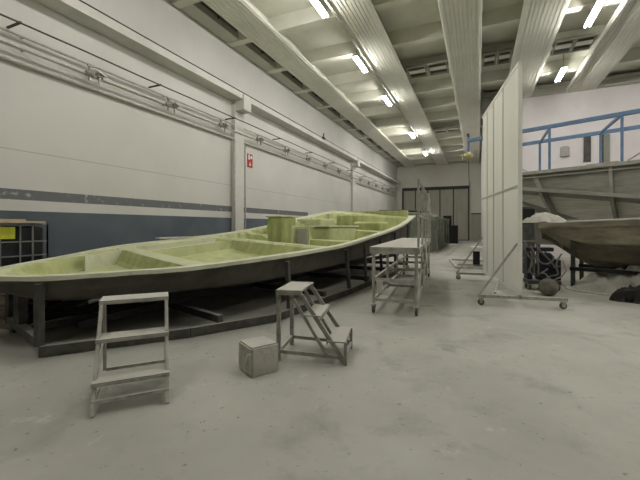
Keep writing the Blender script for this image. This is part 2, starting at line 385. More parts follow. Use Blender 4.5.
# little dark bracket above the ledge
m = MB(); m.box((0, 0, .1), (.1, .12, .2)); m.tube([(.02, 0, .2), (.02, 0, .38)], .03, 8); m.box((.06, .0, .1), (.12, .05, .06)); o = m.build('wall_siren', 'black'); p = Vector((XL + .08, 16.4, 5.585)); o.location = p; tag(o, 'small dark fitting standing on the crane ledge', 'fitting')
# fire sign
t = thing('fire_sign', 'small red and white extinguisher sign on the left wall beside the pilaster', 'sign', (XL + .02, 10.2, 3.32))
m = MB(); m.span((-.019, -.13, 0), (0, .15, .46)); m.build('plate', 'red', t)
m = MB(); m.prism([(0, 0), (.001, 0), (.001, .01), (0, .01)], 0, .01); m.bm.clear()
m.span((0, -.10, .26), (.004, -.02, .42)); m.span((0, -.08, .42), (.004, -.04, .45)); m.span((0, .02, .3), (.004, .12, .40))
m.bar((.002, 0, .05), (.002, 0, .2), .004, .03, (0, 1, 0)); m.bar((.002, -.06, .12), (.002, 0, .05), .004, .03, (0, 1, 0)); m.bar((.002, .06, .12), (.002, 0, .05), .004, .03, (0, 1, 0))
m.build('pictogram', 'signwhite', t)

# ---------------------------------------------------------------- lamps
def make_lamp(label):
    t = thing('fluorescent_lamp', label, 'ceiling lamp', (0, 0, 6.72), 0, 'fluorescent lamps under the roof')
    m = MB(); m.prism([(-.04, .10), (-.085, 0.045), (-.08, .038), (.08, .038), (.085, .045), (.04, .10)], -.62, .62); m.build('housing', 'lampbody', t)
    for x in (-.05, .05):
        m = MB(); m.tube([(x, -.59, .012), (x, .59, .012)], .022, 8); m.build('tube', 'tube', t)
    for y_ in (-.45, .45):
        m = MB(); m.bar((0, y_, .1), (0, y_, .66), .02); m.build('hanger', 'lampbody', t)
    return t
FM = {}
def farmesh(d):
    if d.name not in FM:
        c = d.copy(); c.materials[0] = M['tubefar']; FM[d.name] = c
    return FM[d.name]
lampspec = [(-3.62, 3.6, 'out of frame above the big green mould'), (-3.62, 7.9, 'nearest lamp on the left row, cut by the top edge'), (-3.62, 11.5, 'second lamp from the viewer in the left row under the beam'), (-3.62, 15.3, 'third lamp in the left row under the beam'),
            (-3.62, 21.7, 'fourth lamp in the left row, towards the end wall'), (-3.62, 27.6, 'last small bright lamp of the left row, nearest the end wall'),
            (2.72, 3.6, 'out of frame to the right overhead'), (2.72, 11.2, 'larger of the two lamps above the blue railing, at the top edge'), (2.72, 15.2, 'lower of the two lamps near the partition wall cornice'), (2.72, 7.4, 'out of frame, overhead on the right row'),
            (-3.62, -.4, 'out of frame behind the viewer on the left'),
            (8.6, 3.6, 'out of frame at the far right'), (8.6, 7.4, 'out of frame at the right wall bay'), (8.6, 11.2, 'out of frame above the grey mould'), (8.6, 15.0, 'added out of frame to brighten the partition wall')]  # last entry is an added, unseen lamp that brightens the partition wall
L0 = None
for x, y, l in lampspec:
    lab = 'twin-tube fluorescent lamp, ' + l
    if L0 is None: L0 = make_lamp(lab); o = L0
    else: o = dup(L0, label=lab)
    o.location = (x, y, 6.72)
    if y > 18:
        for ch in ALLCH(o):
            if ch.name.startswith('tube'): ch.data = farmesh(ch.data)
for x, lab, y1 in ((-3.62, 'thin dark power track hanging beside the second roof beam', 30), (2.72, 'thin power track joining the right-hand lamps', YP - .4)):
    m = MB(); m.bar((0, YB + .2, 0), (0, y1, 0), .05, .05)
    o = m.build('lighting_track', 'pipe'); o.location = (x + (.19 if x < 0 else .66), 0, 6.87); tag(o, lab, 'cable track')

# ---------------------------------------------------------------- ceiling vents
def make_vent(wd, label):
    t = thing('ceiling_vent', label, 'vent', (0, 0, 7.02), 0, 'dark louvred vents between the roof beams')
    m = MB(); h = wd / 2
    for a, b in (((-h, -.5, -.03), (h, -.42, .06)), ((-h, .42, -.03), (h, .5, .06)), ((-h, -.42, -.03), (-h + .05, .42, .06)), ((h - .05, -.42, -.03), (h, .42, .06))): m.span(a, b)
    m.bar((-h + .03, 0, .06), (-h + .03, 0, .385), .03); m.bar((h - .03, 0, .06), (h - .03, 0, .385), .03)
    m.build('frame', 'louvframe', t)
    m = MB()
    m.span((-h + .05, -.42, .045), (h - .05, .42, .055))
    for k in range(5): m.bar((-h + .05, -.35 + k * .17, .01), (h - .05, -.35 + k * .17, .01), .05, .012)
    m.build('louvre', 'louver', t)
    return t
gaps = [(-2.47, -.93, 'between second and middle beams'), (.10, 1.06, 'between middle and fourth beams'), (2.11, 3.33, 'between fourth and fifth beams')]
rows = [(13.5, 'first row'), (22.3, 'second row')]
for ry, rn in rows:
    for a, b, gn in gaps:
        if ry > YP and b > .2: continue
        g = b - a; wv = g * .44
        for s_, sn in ((.27, 'left'), (.74, 'right')):
            if a == 2.11 and s_ == .27: s_ = .3
            v = make_vent(wv, 'dark %s-hand vent of the pair %s, %s' % (sn, gn, rn)); v.location = (lerp(a, b, s_), ry, 7.02 - (0 if 1 else 0))
# dark skylight panes in the strip next to the left wall
y = 11.3 - 2.2 * 3
k = 0
ordn = ['nearest', 'second', 'third', 'fourth', 'fifth', 'sixth', 'seventh', 'eighth', 'ninth', 'tenth', 'eleventh', 'twelfth', 'thirteenth', 'fourteenth']
while y < 31:
    m = MB(); m.span((XL + .48, y + .28, 7.22), (-6.34, y + 1.92, 7.26)); m.span((XL + .48, y + 1.08, 7.16), (-6.34, y + 1.12, 7.22)); m.span((XL + .5, y + .6, 7.26), (XL + .54, y + .64, 7.4)); m.span((XL + .5, y + 1.6, 7.26), (XL + .54, y + 1.64, 7.4))
    o = m.build('roof_pane', 'louver'); tag(o, 'dark recessed roof pane beside the left cornice, %s of its row' % ordn[k], 'roof pane', 'dark panes beside the left cornice')
    y += 2.2; k += 1

# ---------------------------------------------------------------- the big green mould on the left
NEAR = [(-4.95, 1.93, .79), (-4.35, 1.91, .79), (-3.88, 2.13, .79), (-3.45, 2.65, .80), (-3.03, 3.2, .815), (-2.57, 4.14, .875), (-2.40, 5.2, .905), (-2.27, 6.4, .95), (-2.12, 8.3, 1.11), (-2.03, 9.4, 1.22), (-1.94, 10.4, 1.36), (-1.82, 11.5, 1.62)]
FAR = [(-4.98, 1.97, .79), (-5.25, 2.3, .79), (-5.6, 2.8, .80), (-5.82, 3.3, .825), (-5.95, 4.3, .93), (-5.97, 5.2, .985), (-5.93, 6.1, 1.04), (-5.85, 7.0, 1.10), (-5.65, 8.0, 1.21), (-5.35, 9.2, 1.40), (-5.05, 10.4, 1.62), (-4.7, 11.8, 1.84)]
boat = thing('boat_deck_mould', 'long yellow-green boat mould, open side up, on a dark steel stand by the left wall', 'boat mould', (-4.2, 6.5, 0))
OB = Vector((-4.2, 6.5, 0))
def depth(P, a, b, w_, s):
    # a, b = distances from near and far rims; s = distance along from the bow
    fl = .10 + .04 * min(1, s)
    inner = sstep(fl, fl + .14, a) * sstep(fl + .05, fl + .22, b)
    d = 0
    if s < 1.90:                                   # bow well
        d = -.22 * inner * sstep(.12, .9, s) * (1 - sstep(1.72, 1.88, s))
    elif s < 4.3:                                  # foredeck: a raised coaming then a shallow floor
        ed = sstep(2.08, 2.25, s) * (1 - sstep(4.10, 4.28, s))
        led = sstep(.55, .62, b)
        d = (-.07 - .05 * sstep(.42, .52, b) - .17 * min(1, max(0, (b - .5) / 1.2)) * sstep(.15, .6, a)) * inner * ed
    else:                                          # cockpit: deep, with thwarts
        ed = sstep(4.42, 4.6, s) * (1 - sstep(9.35, 9.6, s))
        d = -.46 * inner * ed * (0.65 + .35 * sstep(4.5, 7, s))
        step_ = 1 - sstep(.7, .82, b)
        d = d * (1 - .5 * step_ * (1 if (s % 1.7) < 1.0 else 0.35))
        for c in (5.9, 7.9):
            if abs(s - c) < .16: d *= .35
    d += .012 * noise.noise(P * 3.1) * inner
    return d
NU, NV = 72, 210
vs = []; DP = []
for j in range(NV + 1):
    DP.append([])
    t = j / NV; n_ = poly_at(NEAR, t); f_ = poly_at(FAR, t); row = []
    wv = (f_ - n_).length; c = (n_ + f_) / 2; s = (c - Vector((-4.95, 1.93, .8))).to_2d().length
    for i in range(NU + 1):
        u = i / NU; P = n_.lerp(f_, u); a = u * wv; b = (1 - u) * wv
        dd = depth(P, a, b, wv, s); DP[-1].append(dd); row.append(P + Vector((0, 0, dd)))
    vs.append(row)
bm = bmesh.new(); V = [[bm.verts.new(p - OB) for p in r] for r in vs]
FL = []
for j in range(NV):
    for i in range(NU):
        q = bm.faces.new((V[j][i], V[j][i + 1], V[j + 1][i + 1], V[j + 1][i]))
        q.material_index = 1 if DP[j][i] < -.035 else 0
me = bpy.data.meshes.new('mould_interior'); 
for fc in bm.faces:
    if fc.normal.z == 0: fc.normal_update()
bmesh.ops.recalc_face_normals(bm, faces=bm.faces[:])
if sum(f.normal.z for f in bm.faces) < 0: bmesh.ops.reverse_faces(bm, faces=bm.faces[:])
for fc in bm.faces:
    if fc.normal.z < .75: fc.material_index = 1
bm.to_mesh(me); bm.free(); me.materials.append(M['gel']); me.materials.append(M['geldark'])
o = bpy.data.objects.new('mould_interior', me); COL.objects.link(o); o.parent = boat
# outer shell: rim edge down to the belly
def bottom_z(t): return lerp(.70, .46, sstep(0, .24, t)) + .12 * sstep(.6, 1, t)
secs = []
for j in range(0, NV + 1, 3):
    t = j / NV; n_ = poly_at(NEAR, t); f_ = poly_at(FAR, t); wv = max((f_ - n_).length, .05); ac = (f_ - n_) / wv; kz = min(1, wv / .7)
    bz = bottom_z(t); dz = n_.z - bz; dzf = f_.z - bz; k = min(1, wv / 2)
    def q(p, inn, z, sg): v = p + ac * inn * sg; return Vector((v.x, v.y, z)) - OB
    # the underside curves in and up to nothing at the bow
    secs.append([q(n_, .0, n_.z - .005, 1), q(n_, 0, n_.z - .055, 1), q(n_, .05 * k, n_.z - .06, 1), q(n_, .10 * k, n_.z - .16, 1), q(n_, .2 * k, lerp(n_.z, bz, .78 * kz), 1), q(n_, .42 * k, lerp(n_.z, bz, .95 * kz), 1), q(n_, .95 * k, lerp(n_.z, bz, kz), 1),
                 q(f_, .95 * k, lerp(f_.z, bz, kz), -1), q(f_, .42 * k, lerp(f_.z, bz, .95 * kz), -1), q(f_, .2 * k, lerp(f_.z, bz, .78 * kz), -1), q(f_, .05 * k, f_.z - .1, -1), q(f_, 0, f_.z - .055, -1), q(f_, 0, f_.z - .005, -1)])
m = MB(); m.loft(secs, closed=False); 
e = secs[-1]; fcs = [m.bm.verts.new(p) for p in e]; m.bm.faces.new(fcs)
o = m.build('mould_shell', 'hulldark', boat)
# pale flange lip along the near and far rims
for src, sg in ((NEAR, 1), (FAR, -1)):
    secs = []
    for j in range(0, 121):
        t = j / 120; p = poly_at(src, t); o2 = poly_at(FAR if sg > 0 else NEAR, t); wv = max((o2 - p).length, .01); ac = (o2 - p) / wv
        wd = min(.13, wv * .45); wob = .006 * noise.noise(p * 4)
        z0 = p.z - .032 + wob; z1 = p.z + .014
        secs.append([Vector((p.x - ac.x * .02, p.y - ac.y * .02, z0)) - OB, Vector((p.x - ac.x * .02, p.y - ac.y * .02, z1)) - OB, Vector((p.x + ac.x * wd, p.y + ac.y * wd, z1)) - OB, Vector((p.x + ac.x * wd, p.y + ac.y * wd, z0)) - OB])
    m = MB(); m.loft(secs); m.build('rim_flange', 'rim', boat)
# parts standing in the cockpit
for off_, ta, tb, hz_ in ((.50, .30, .62, .0), (1.05, .36, .60, -.03)):
    secs = []
    for j in range(31):
        t = lerp(ta, tb, j / 30); p = poly_at(FAR, t); o2 = poly_at(NEAR, t); ac = (o2 - p).normalized(); P = p.lerp(o2, off_ / (o2 - p).length)
        secs.append([Vector((P.x + ac.x * dx, P.y + ac.y * dx, P.z + dz + hz_)) - OB for dx, dz in ((-.05, -.22), (-.045, .0), (.045, .0), (.05, -.22))])
    m = MB(); m.loft(secs); m.build('coaming', 'rim' if off_ < 1 else 'gel', boat)
AX = (Vector((-3.3, 11.7, 0)) - Vector((-4.95, 1.93, 0))).normalized(); RZ = math.atan2(AX.y, AX.x) - PI / 2
R3 = Matrix.Rotation(RZ, 3, 'Z')
def onboat(name, x, y, z0, z1, dx, dy, mt, bev=.02, lean=0):
    m = MB(); m.box(Vector((x, y, (z0 + z1) / 2)) - OB, (dx, dy, z1 - z0), R3 @ Matrix.Rotation(lean, 3, 'X')); return m.build(name, mt, boat, bevel=bev)
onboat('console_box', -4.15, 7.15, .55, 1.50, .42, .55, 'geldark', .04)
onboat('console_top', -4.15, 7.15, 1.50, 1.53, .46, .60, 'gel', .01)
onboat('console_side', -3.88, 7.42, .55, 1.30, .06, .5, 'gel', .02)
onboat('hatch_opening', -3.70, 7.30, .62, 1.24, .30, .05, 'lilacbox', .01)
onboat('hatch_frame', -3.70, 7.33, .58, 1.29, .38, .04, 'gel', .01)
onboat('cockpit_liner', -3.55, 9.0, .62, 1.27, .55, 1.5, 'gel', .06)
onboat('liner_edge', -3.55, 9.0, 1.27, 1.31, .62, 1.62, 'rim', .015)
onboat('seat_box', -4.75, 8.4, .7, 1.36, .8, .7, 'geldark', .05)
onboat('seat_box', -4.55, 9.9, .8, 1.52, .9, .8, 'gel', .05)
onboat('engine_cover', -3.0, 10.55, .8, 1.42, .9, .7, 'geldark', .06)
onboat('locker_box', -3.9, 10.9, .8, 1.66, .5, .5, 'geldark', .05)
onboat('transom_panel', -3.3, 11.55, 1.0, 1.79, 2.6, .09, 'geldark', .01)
for k in range(7):
    yy = 7.4 + k * .62; q = poly_at(FAR, .62 + k * .055)
    onboat('wall_stiffener', q.x + .30, q.y, q.z - .42, q.z - .02, .09, .16, 'gel', .02)
m = MB(); p = poly_at(FAR, .50); m.box(p - OB + Vector((.06, .0, .04)), (.16, .8, .03), R3); m.build('rim_strip', 'cloth', boat)

# stand under the mould
stand = thing('mould_stand', 'dark dusty steel stand of rails and posts carrying the yellow-green mould', 'stand', (-4.2, 6.5, 0))
NR = [W(40, 356), W(275, 312), W(345, 290), Vector((-1.98, 10.9, 0))]
a0, a1 = Vector((-4.08, 2.14, 0)), Vector((-2.05, 10.9, 0))
b0, b1 = Vector((-5.2, 2.42, 0)), Vector((-4.45, 11.0, 0))
def st(name, a, b, wd, ht, mt='stand'):
    m = MB(); m.bar(Vector(a) - OB, Vector(b) - OB, wd, ht); return m.build(name, mt, stand, bevel=.006)
def zz(p, z): return Vector((p.x, p.y, z))
midn = Vector((-2.46 - .1, 6.8, 0)); midf = lerp(b0, b1, .5)
NLP = [(0, -3.97, 2.08), (.15, -3.08, 3.17), (.3, -2.52, 4.14), (.5, -2.24, 6.4), (1, -1.95, 10.9)]
def nearline(t):
    for (t0, x0, y0), (t1, x1, y1) in zip(NLP, NLP[1:]):
        if t <= t1: f = (t - t0) / (t1 - t0); return Vector((lerp(x0, x1, f), lerp(y0, y1, f), 0))
    return Vector((x1, y1, 0))
farline = lambda t: lerp(b0, b1, t)
for q0, q1 in zip(NLP, NLP[1:]): st('bottom_rail', (q0[1], q0[2], .06), (q1[1], q1[2], .06), .08, .11)
st('bottom_rail', zz(b0, .06), zz(b1, .06), .09, .11)
for t in (0, .2, .42, .62, .82, 1):
    st('cross_rail', zz(nearline(t), .16), zz(farline(t), .16), .08, .09)
st('post', zz(nearline(0), .11), zz(nearline(0), .73), .07, .07)
for t in (.33, .50, .60, .72, .85, .99):
    p = nearline(t); rim = min((poly_at(NEAR, k / 200) for k in range(201)), key=lambda v: abs(v.y - p.y))
    st('post', zz(p, .11), (rim.x - .02, rim.y, rim.z - .10), .06, .06)
for t in (0, .3, .62, .88, 1):
    p = farline(t); z1 = .70 if t == 0 else .42
    st('post', zz(p, .11), zz(p, z1), .085, .085)
pm = lerp(nearline(0), farline(0), .60); st('post', zz(pm, .2), zz(pm, .73), .11, .1)
st('top_rail', (-3.97, 2.1, .68), (-5.2, 2.42, .68), .08, .08)
for t0, t1 in ((.02, .26), (.35, .58)):
    p, q_ = lerp(nearline(t0), farline(t0), .7), lerp(nearline(t1), farline(t1), .35); st('diagonal_brace', zz(p, .2), zz(q_, .42), .1, .09, 'blacksteel')
st('diagonal_brace', zz(lerp(nearline(.1), farline(.1), .95), .14), zz(lerp(nearline(.22), farline(.22), .6), .5), .09, .1, 'blacksteel')
st('diagonal_brace', (-5.15, 2.5, .14), (-4.35, 3.3, .52), .09, .09, 'blacksteel')
st('diagonal_brace', (-4.05, 2.5, .2), (-3.4, 4.6, .42), .08, .08, 'blacksteel')
st('upper_beam', zz(lerp(nearline(.12), farline(.12), .3), .38), zz(lerp(nearline(1), farline(1), .12), .44), .08, .09, 'blacksteel')
st('upper_beam', zz(lerp(nearline(.12), farline(.12), .75), .38), zz(lerp(nearline(1), farline(1), .75), .44), .08, .09, 'blacksteel')
st('inner_rail', zz(lerp(nearline(0), farline(0), .5), .16), zz(lerp(nearline(1), farline(1), .5), .16), .08, .08)

# pallet, drum, tank at the left
t = thing('wooden_pallet', 'worn wooden pallets stacked on the floor behind the bow of the green mould', 'pallet', (-5.68, 2.80, 0), math.radians(6))
for lv in range(3):
    for k in range(5):
        m = MB(); m.box((-.30 + k * .15, 0, .125 + lv * .15), (.1, .75, .022)); m.build('top_board', 'wood', t)
    for k in (-.32, 0, .32):
        m = MB(); m.box((0, k, .06 + lv * .15), (.70, .1, .105)); m.build('bearer', 'wood', t)
drum_p = W(70, 325)
t = thing('plastic_drum', 'yellow-green drum on the floor under the mould', 'drum', (drum_p.x - .12, drum_p.y + .15, 0))
m = MB(); m.lathe((0, 0, 0), [(.13, 0), (.14, .01), (.145, .1), (.15, .11), (.145, .12), (.145, .24), (.15, .25), (.145, .26), (.14, .40), (.12, .41)], 24); m.build('body', 'drum', t, smooth=True)
m = MB(); m.lathe((0, 0, .41), [(.125, 0), (.125, .02), (.1, .025)], 24); m.build('lid', 'cloth', t)

t = thing('tank_container', 'black bulk liquid tank in a thin metal cage between the green mould and blue wall', 'tank', (-6.62, 2.76, 0))
m = MB(); m.box((0, 0, .76), (.92, 1.08, 1.08)); m.build('tank', 'ibc', t, bevel=.05)
m = MB(); m.box((0, 0, .19), (1.0, 1.16, .05)); 
for sx_ in (-.42, 0, .42): m.box((sx_, 0, .09), (.12, 1.16, .17))
m.build('pallet_base', 'ibc', t)
m = MB()
for z in (.24, .45, .66, .86, 1.07, 1.33):
    for s_ in (-1, 1): m.bar((.5 * s_, -.56, z), (.5 * s_, .56, z), .018); m.bar((-.5, .56 * s_, z), (.5, .56 * s_, z), .018)
for yv in (-.56, -.3, -.04, .2, .36, .56):
    for s_ in (-1, 1): m.bar((.5 * s_, yv, .22), (.5 * s_, yv, 1.34), .018)
for xv in (-.5, -.17, .17, .5):
    for s_ in (-1, 1): m.bar((xv, .56 * s_, .22), (xv, .56 * s_, 1.34), .018)
m.build('cage', 'cage', t)
m = MB(); m.box((.515, -.12, 1.2), (.008, .5, .17)); m.build('name_plate', 'yellow', t)
for (yy, zz_, dx, dy, lab) in ((-.12, 1.355, .75, 1.0, 'pale wooden board lying on top of the caged tank'), (-.16, 1.385, .5, .7, 'smaller pale board on the board over the caged tank')):
    m = MB(); m.box((0, 0, 0), (dx, dy, .03)); o = m.build('board', 'board', bevel=.004); o.location = (-6.4, 2.76 + yy + .1, zz_ + .001); o.rotation_euler = (0, 0, .05 if dx > .6 else -.03); tag(o, lab, 'board')

# ---------------------------------------------------------------- step ladder in front (three treads)
fl, fr = Vector((-2.40, 1.56, 0)), Vector((-2.07, 1.93, 0)); wdir = (fr - fl).normalized(); bdir = Vector((-wdir.y, wdir.x, 0)); LW = (fr - fl).length
t = thing('step_ladder', 'dusty three-tread step ladder standing in front of the mould bow', 'step ladder', fl, math.atan2(wdir.y, wdir.x))
def tread(z, y0, y1, t, mt, W0, th=.035, par='tread', x0=-.004):
    m = MB(); m.span((x0, y0, z - .012), (W0 + .004, y1, z)); m.span((x0, y0, z - .032), (W0 + .004, y0 + .012, z - .012)); m.span((x0, y1 - .012, z - .04), (W0 + .004, y1, z - .012)); return m.build(par, mt, t, bevel=.003)
for z, y0, y1 in ((.205, .06, .26), (.455, .25, .43), (.71, .42, .64)): tread(z, y0, y1, t, 'ladder', LW)
for x, nm in ((.012, 'l'), (LW - .012, 'r')):
    m = MB(); m.bar((x, 0, 0), (x, .44, .67), .025, .04); m.build('stringer', 'ladder', t, bevel=.003)
    m = MB(); m.bar((x, .63, 0), (x, .60, .67), .025, .03, (0, 1, 0)); m.build('leg', 'ladder', t, bevel=.003)
    m = MB(); m.bar((x, .05, .08), (x, .62, .08), .02, .025); m.build('side_rail', 'ladder', t)
    m = MB(); m.bar((x, .12, .17), (x, .61, .4), .015, .02); m.build('side_brace', 'ladder', t)
m = MB(); m.bar((0, .04, .085), (LW, .04, .085), .022, .022); m.build('front_rail', 'ladder', t)
m = MB(); m.bar((0, .62, .1), (LW, .62, .1), .02, .025); m.build('rear_rail', 'ladder', t)

# ---------------------------------------------------------------- side-on step ladder (middle)
p0 = Vector((-1.76, 2.96, 0)); p1 = Vector((-1.125, 3.10, 0)); ld = (p1 - p0).normalized()
t = thing('step_ladder', 'dusty step ladder seen from its side, next to the foam block', 'step ladder', p0, math.atan2(ld.y, ld.x))
SW = .50; SL = (p1 - p0).length
m = MB(); m.span((-.02, -.015, .672), (.235, SW + .015, .688)); m.span((-.02, -.015, .63), (-.005, SW + .015, .672)); m.span((-.02, -.015, .64), (.235, 0, .672)); m.build('top_platform', 'ladder2', t, bevel=.003)
for z, x0, x1 in ((.455, .25, .42), (.225, .475, .65)):
    m = MB(); m.span((x0, -.005, z - .012), (x1, SW + .005, z)); m.span((x1 - .012, -.005, z - .045), (x1, SW + .005, z - .012)); m.span((x0, -.005, z - .035), (x0 + .01, SW + .005, z - .012)); m.build('tread', 'ladder2', t, bevel=.003)
for y in (.0, SW):
    yi = y + (.02 if y == 0 else -.02)
    m = MB(); m.bar((0.0, yi, 0), (0.0, yi, .67), .04, .03); m.build('leg', 'ladder2', t, bevel=.003)
    m = MB(); m.bar((.20, yi, .67), (SL, yi, .02), .025, .04); m.build('stringer', 'ladder2', t, bevel=.003)
    m = MB(); m.bar((.10, yi, .67), (SL - .16, yi, .06), .022, .028); m.build('stringer', 'ladder2', t, bevel=.003)
    m = MB(); m.bar((0, yi, .09), (SL, yi, .07), .025, .035); m.build('side_rail', 'ladder2', t, bevel=.003)
    m = MB(); m.bar((SL, yi, 0), (SL, yi, .22), .03, .03); m.build('foot_post', 'ladder2', t, bevel=.003)
m = MB(); m.bar((0, 0, .09), (0, SW, .09), .025, .035); m.build('rear_rail', 'ladder2', t)
m = MB(); m.bar((SL, 0, .07), (SL, SW, .07), .025, .03); m.build('front_rail', 'ladder2', t)

# foam block
t = thing('foam_block', 'dusty grey cube-shaped block with a pale crack, on the floor between the ladders', 'block', (-1.815, 2.705, 0), math.radians(-28.6))
bm = bmesh.new(); bmesh.ops.create_cube(bm, size=1, matrix=Matrix.Translation((0, 0, .128)) @ Matrix.Diagonal((.278, .268, .256, 1)))
bmesh.ops.bevel(bm, geom=bm.edges[:], offset=.014, segments=2, affect='EDGES'); bmesh.ops.subdivide_edges(bm, edges=bm.edges[:], cuts=3, use_grid_fill=True)
for v in bm.verts:
    if v.co.z > .02: v.co += Vector((noise.noise(v.co * 14), noise.noise(v.co * 14 + Vector((5, 0, 0))), noise.noise(v.co * 14 + Vector((0, 7, 0))))) * .004
mb = MB(); mb.bm.free(); mb.bm = bm; mb.build('body', 'block', t)
m = MB()
cr = [(.132, -.075, .235), (.133, -.03, .215), (.134, .02, .222), (.133, .06, .20)]
cr2 = [(.10, -.136, .20), (.05, -.136, .17), (.035, -.136, .12), (.01, -.136, .08), (.0, -.136, .02)]
m.tube(cr2, [.004, .006, .005, .006, .003], 5); m.tube([(.13, -.134, .205), (.10, -.136, .20), (.05, -.136, .17)], .004, 5); m.build('crack', 'crack', t)

# ---------------------------------------------------------------- long work platform on casters
c0 = Vector((-1.45, 5.17, 0)); cw = Vector((.67, .055, 0)).normalized()
t = thing('rolling_work_platform', 'long wheeled steel work platform with a railing, alongside the green mould', 'work platform', c0, math.radians(4.6))
CW, CLn = .66, 4.2
m = MB(); m.span((-.03, -.03, .955), (CW + .03, CLn + .03, .99)); m.build('deck', 'cart', t, bevel=.004)
m = MB(); m.span((-.03, -.03, .89), (CW + .03, 0, .955)); m.span((-.03, CLn, .89), (CW + .03, CLn + .03, .955)); m.span((-.03, 0, .89), (0, CLn, .955)); m.span((CW, 0, .89), (CW + .03, CLn, .955)); m.build('deck_frame', 'cart', t)
def castor(p, x, y, h=.14, r=.055):
    m = MB(); m.box((x, y, h - .006), (.09, .09, .012)); m.box((x - .025, y, h - .05), (.006, .05, .085)); m.box((x + .025, y, h - .05), (.006, .05, .085)); c = m.build('caster_fork', 'cart', p)
    m = MB(); m.lathe((x, y, r), [(.02, -.018), (r - .008, -.018), (r, -.01), (r, .01), (r - .008, .018), (.02, .018)], 18, 'X'); m.build('wheel', 'rubber', c, smooth=False)
for y in (0, 1.4, 2.8, CLn):
    for x in (0.02, CW - .02):
        yy = min(max(y, .02), CLn - .02)
        m = MB(); m.bar((x, yy, .14), (x, yy, .9), .045); m.build('leg', 'cart', t, bevel=.004)
for y in (.02, CLn - .02):
    for x in (.02, CW - .02): castor(t, x, y)
for x in (.02, CW - .02):
    for z in (.20, .50):
        m = MB(); m.bar((x, 0, z), (x, CLn, z), .035, .045); m.build('side_rail', 'cart', t)
for y in (.02, 1.4, 2.8, CLn - .02):
    for z in (.20, .50):
        m = MB(); m.bar((0, y, z), (CW, y, z), .035, .045); m.build('cross_rail', 'cart', t)
for y0 in (0, 1.4, 2.8):
    m = MB(); m.bar((CW + .0, y0, .22), (CW + .0, y0 + 1.35, .85), .02, .03); m.build('side_brace', 'cart', t)
for y in (.02, .95, 2.0, 3.1, CLn - .02):
    m = MB(); m.bar((CW + .01, y, .89), (CW + .01, y, 1.96), .032); m.build('railing_post', 'cart', t, bevel=.003)
for z in (1.45, 1.96):
    m = MB(); m.bar((CW + .01, 0, z), (CW + .01, CLn, z), .03); m.build('handrail', 'cart', t)
# cloths on the platform
def drape(name, loc, w_, h_, mt, label, cat, rz=0, amp=.03, seed=0, gw=14, gh=14):
    bm = bmesh.new(); rows_ = []
    for j in range(gh + 1):
        row = []
        for i in range(gw + 1):
            u, v = i / gw - .5, j / gh
            wd = w_ * (1 - .25 * math.sin(v * PI))
            y_ = amp * math.sin(u * 14 + seed) * (.3 + v) + amp * .6 * noise.noise(Vector((u * 4, v * 4, seed)))
            row.append(bm.verts.new((u * wd, y_, -v * h_ - .03 * noise.noise(Vector((u * 5, seed, 1))) * v)))
        rows_.append(row)
    for a, b in zip(rows_, rows_[1:]):
        for k in range(gw): bm.faces.new((a[k], a[k + 1], b[k + 1], b[k]))
    mb = MB(); mb.bm.free(); mb.bm = bm; o = mb.build(name, mt, smooth=True)
    md = o.modifiers.new('solid', 'SOLIDIFY'); md.thickness = .012; o.location = loc; o.rotation_euler = (0, 0, rz); return tag(o, label, cat)
Rc = Matrix.Rotation(math.radians(4.6), 3, 'Z')
drape('rag', c0 + Rc @ Vector((CW + .055, 2.6, 1.975)), .5, .36, 'cloth', 'white rag hung over the top rail of the wheeled platform', 'cloth', math.radians(94.6), .018, 2)
drape('rag', c0 + Rc @ Vector((.12, -.02, .50)), .10, .20, 'cloth', 'small pale rag hanging from the lower front rail of the wheeled platform', 'cloth', math.radians(4.6), .01, 4)
drape('rag', c0 + Rc @ Vector((CW + .07, .9, 1.0)), .4, .3, 'cloth', 'pale cloth hanging at the side of the platform deck', 'cloth', math.radians(94.6), .018, 6)

# ---------------------------------------------------------------- tall wheeled screen
e0 = Vector((.61, 6.5, 0)); e1 = Vector((.115, 9.4, 0)); sd = (e1 - e0).normalized(); SLn = (e1 - e0).length
t = thing('rolling_screen', 'tall cream panel screen on a wheeled steel base, right of the platform', 'screen', e0, math.atan2(sd.y, sd.x))
ed_ = [0, 1.0, 1.78, 2.42, SLn]; 
for a, b in zip(ed_, ed_[1:]):
    m = MB(); m.span((a + .02, -.02, .25), (b - .06, .02, 3.88)); m.build('panel', 'panel', t, bevel=.006)
    m = MB(); m.span((b - .055, -.012, .22), (b + .015, .008, 3.90)); m.build('upright', 'greyrib', t)
m = MB(); m.span((-.03, -.03, .2), (.012, .03, 3.93)); m.build('upright', 'panel', t, bevel=.004)
m = MB(); m.bar((-.03, 0, 3.905), (SLn + .01, 0, 3.905), .06, .05); m.build('top_rail', 'panel', t)
m = MB(); m.bar((-.03, 0, .22), (SLn + .01, 0, .22), .06, .05); m.build('bottom_rail', 'panel', t)
m = MB(); m.bar((.0, -.03, 1.95), (SLn, -.03, 1.95), .01, .03); m.bar((0, .03, 1.95), (SLn, .03, 1.95), .01, .03); m.build('seam_strip', 'cornice', t)
for xb in (.02, SLn - .05):
    m = MB(); m.bar((xb, -.68, .15), (xb, .62, .15), .05, .05); b_ = m.build('base_beam', 'ladder', t, bevel=.004)
    m = MB(); m.bar((xb, .60, .17), (xb, .03, 1.02), .03, .03); m.build('brace', 'ladder', t)
    m = MB(); m.bar((xb + .0, -.64, .17), (xb, -.03, .55), .025, .025) if xb > 1 else m.bar((xb, .0, .17), (xb, -.03, 1.02), .03, .03); m.build('brace', 'ladder', t)
    m = MB(); m.bar((xb, 0, .12), (xb, 0, .24), .05, .05); m.build('base_post', 'ladder', t)
    for yb in (-.62, .57): castor(t, xb, yb, .125, .052)
m = MB(); m.bar((.3, .3, .16), (1.2, .04, .25), .03, .03); m.build('brace', 'ladder', t)

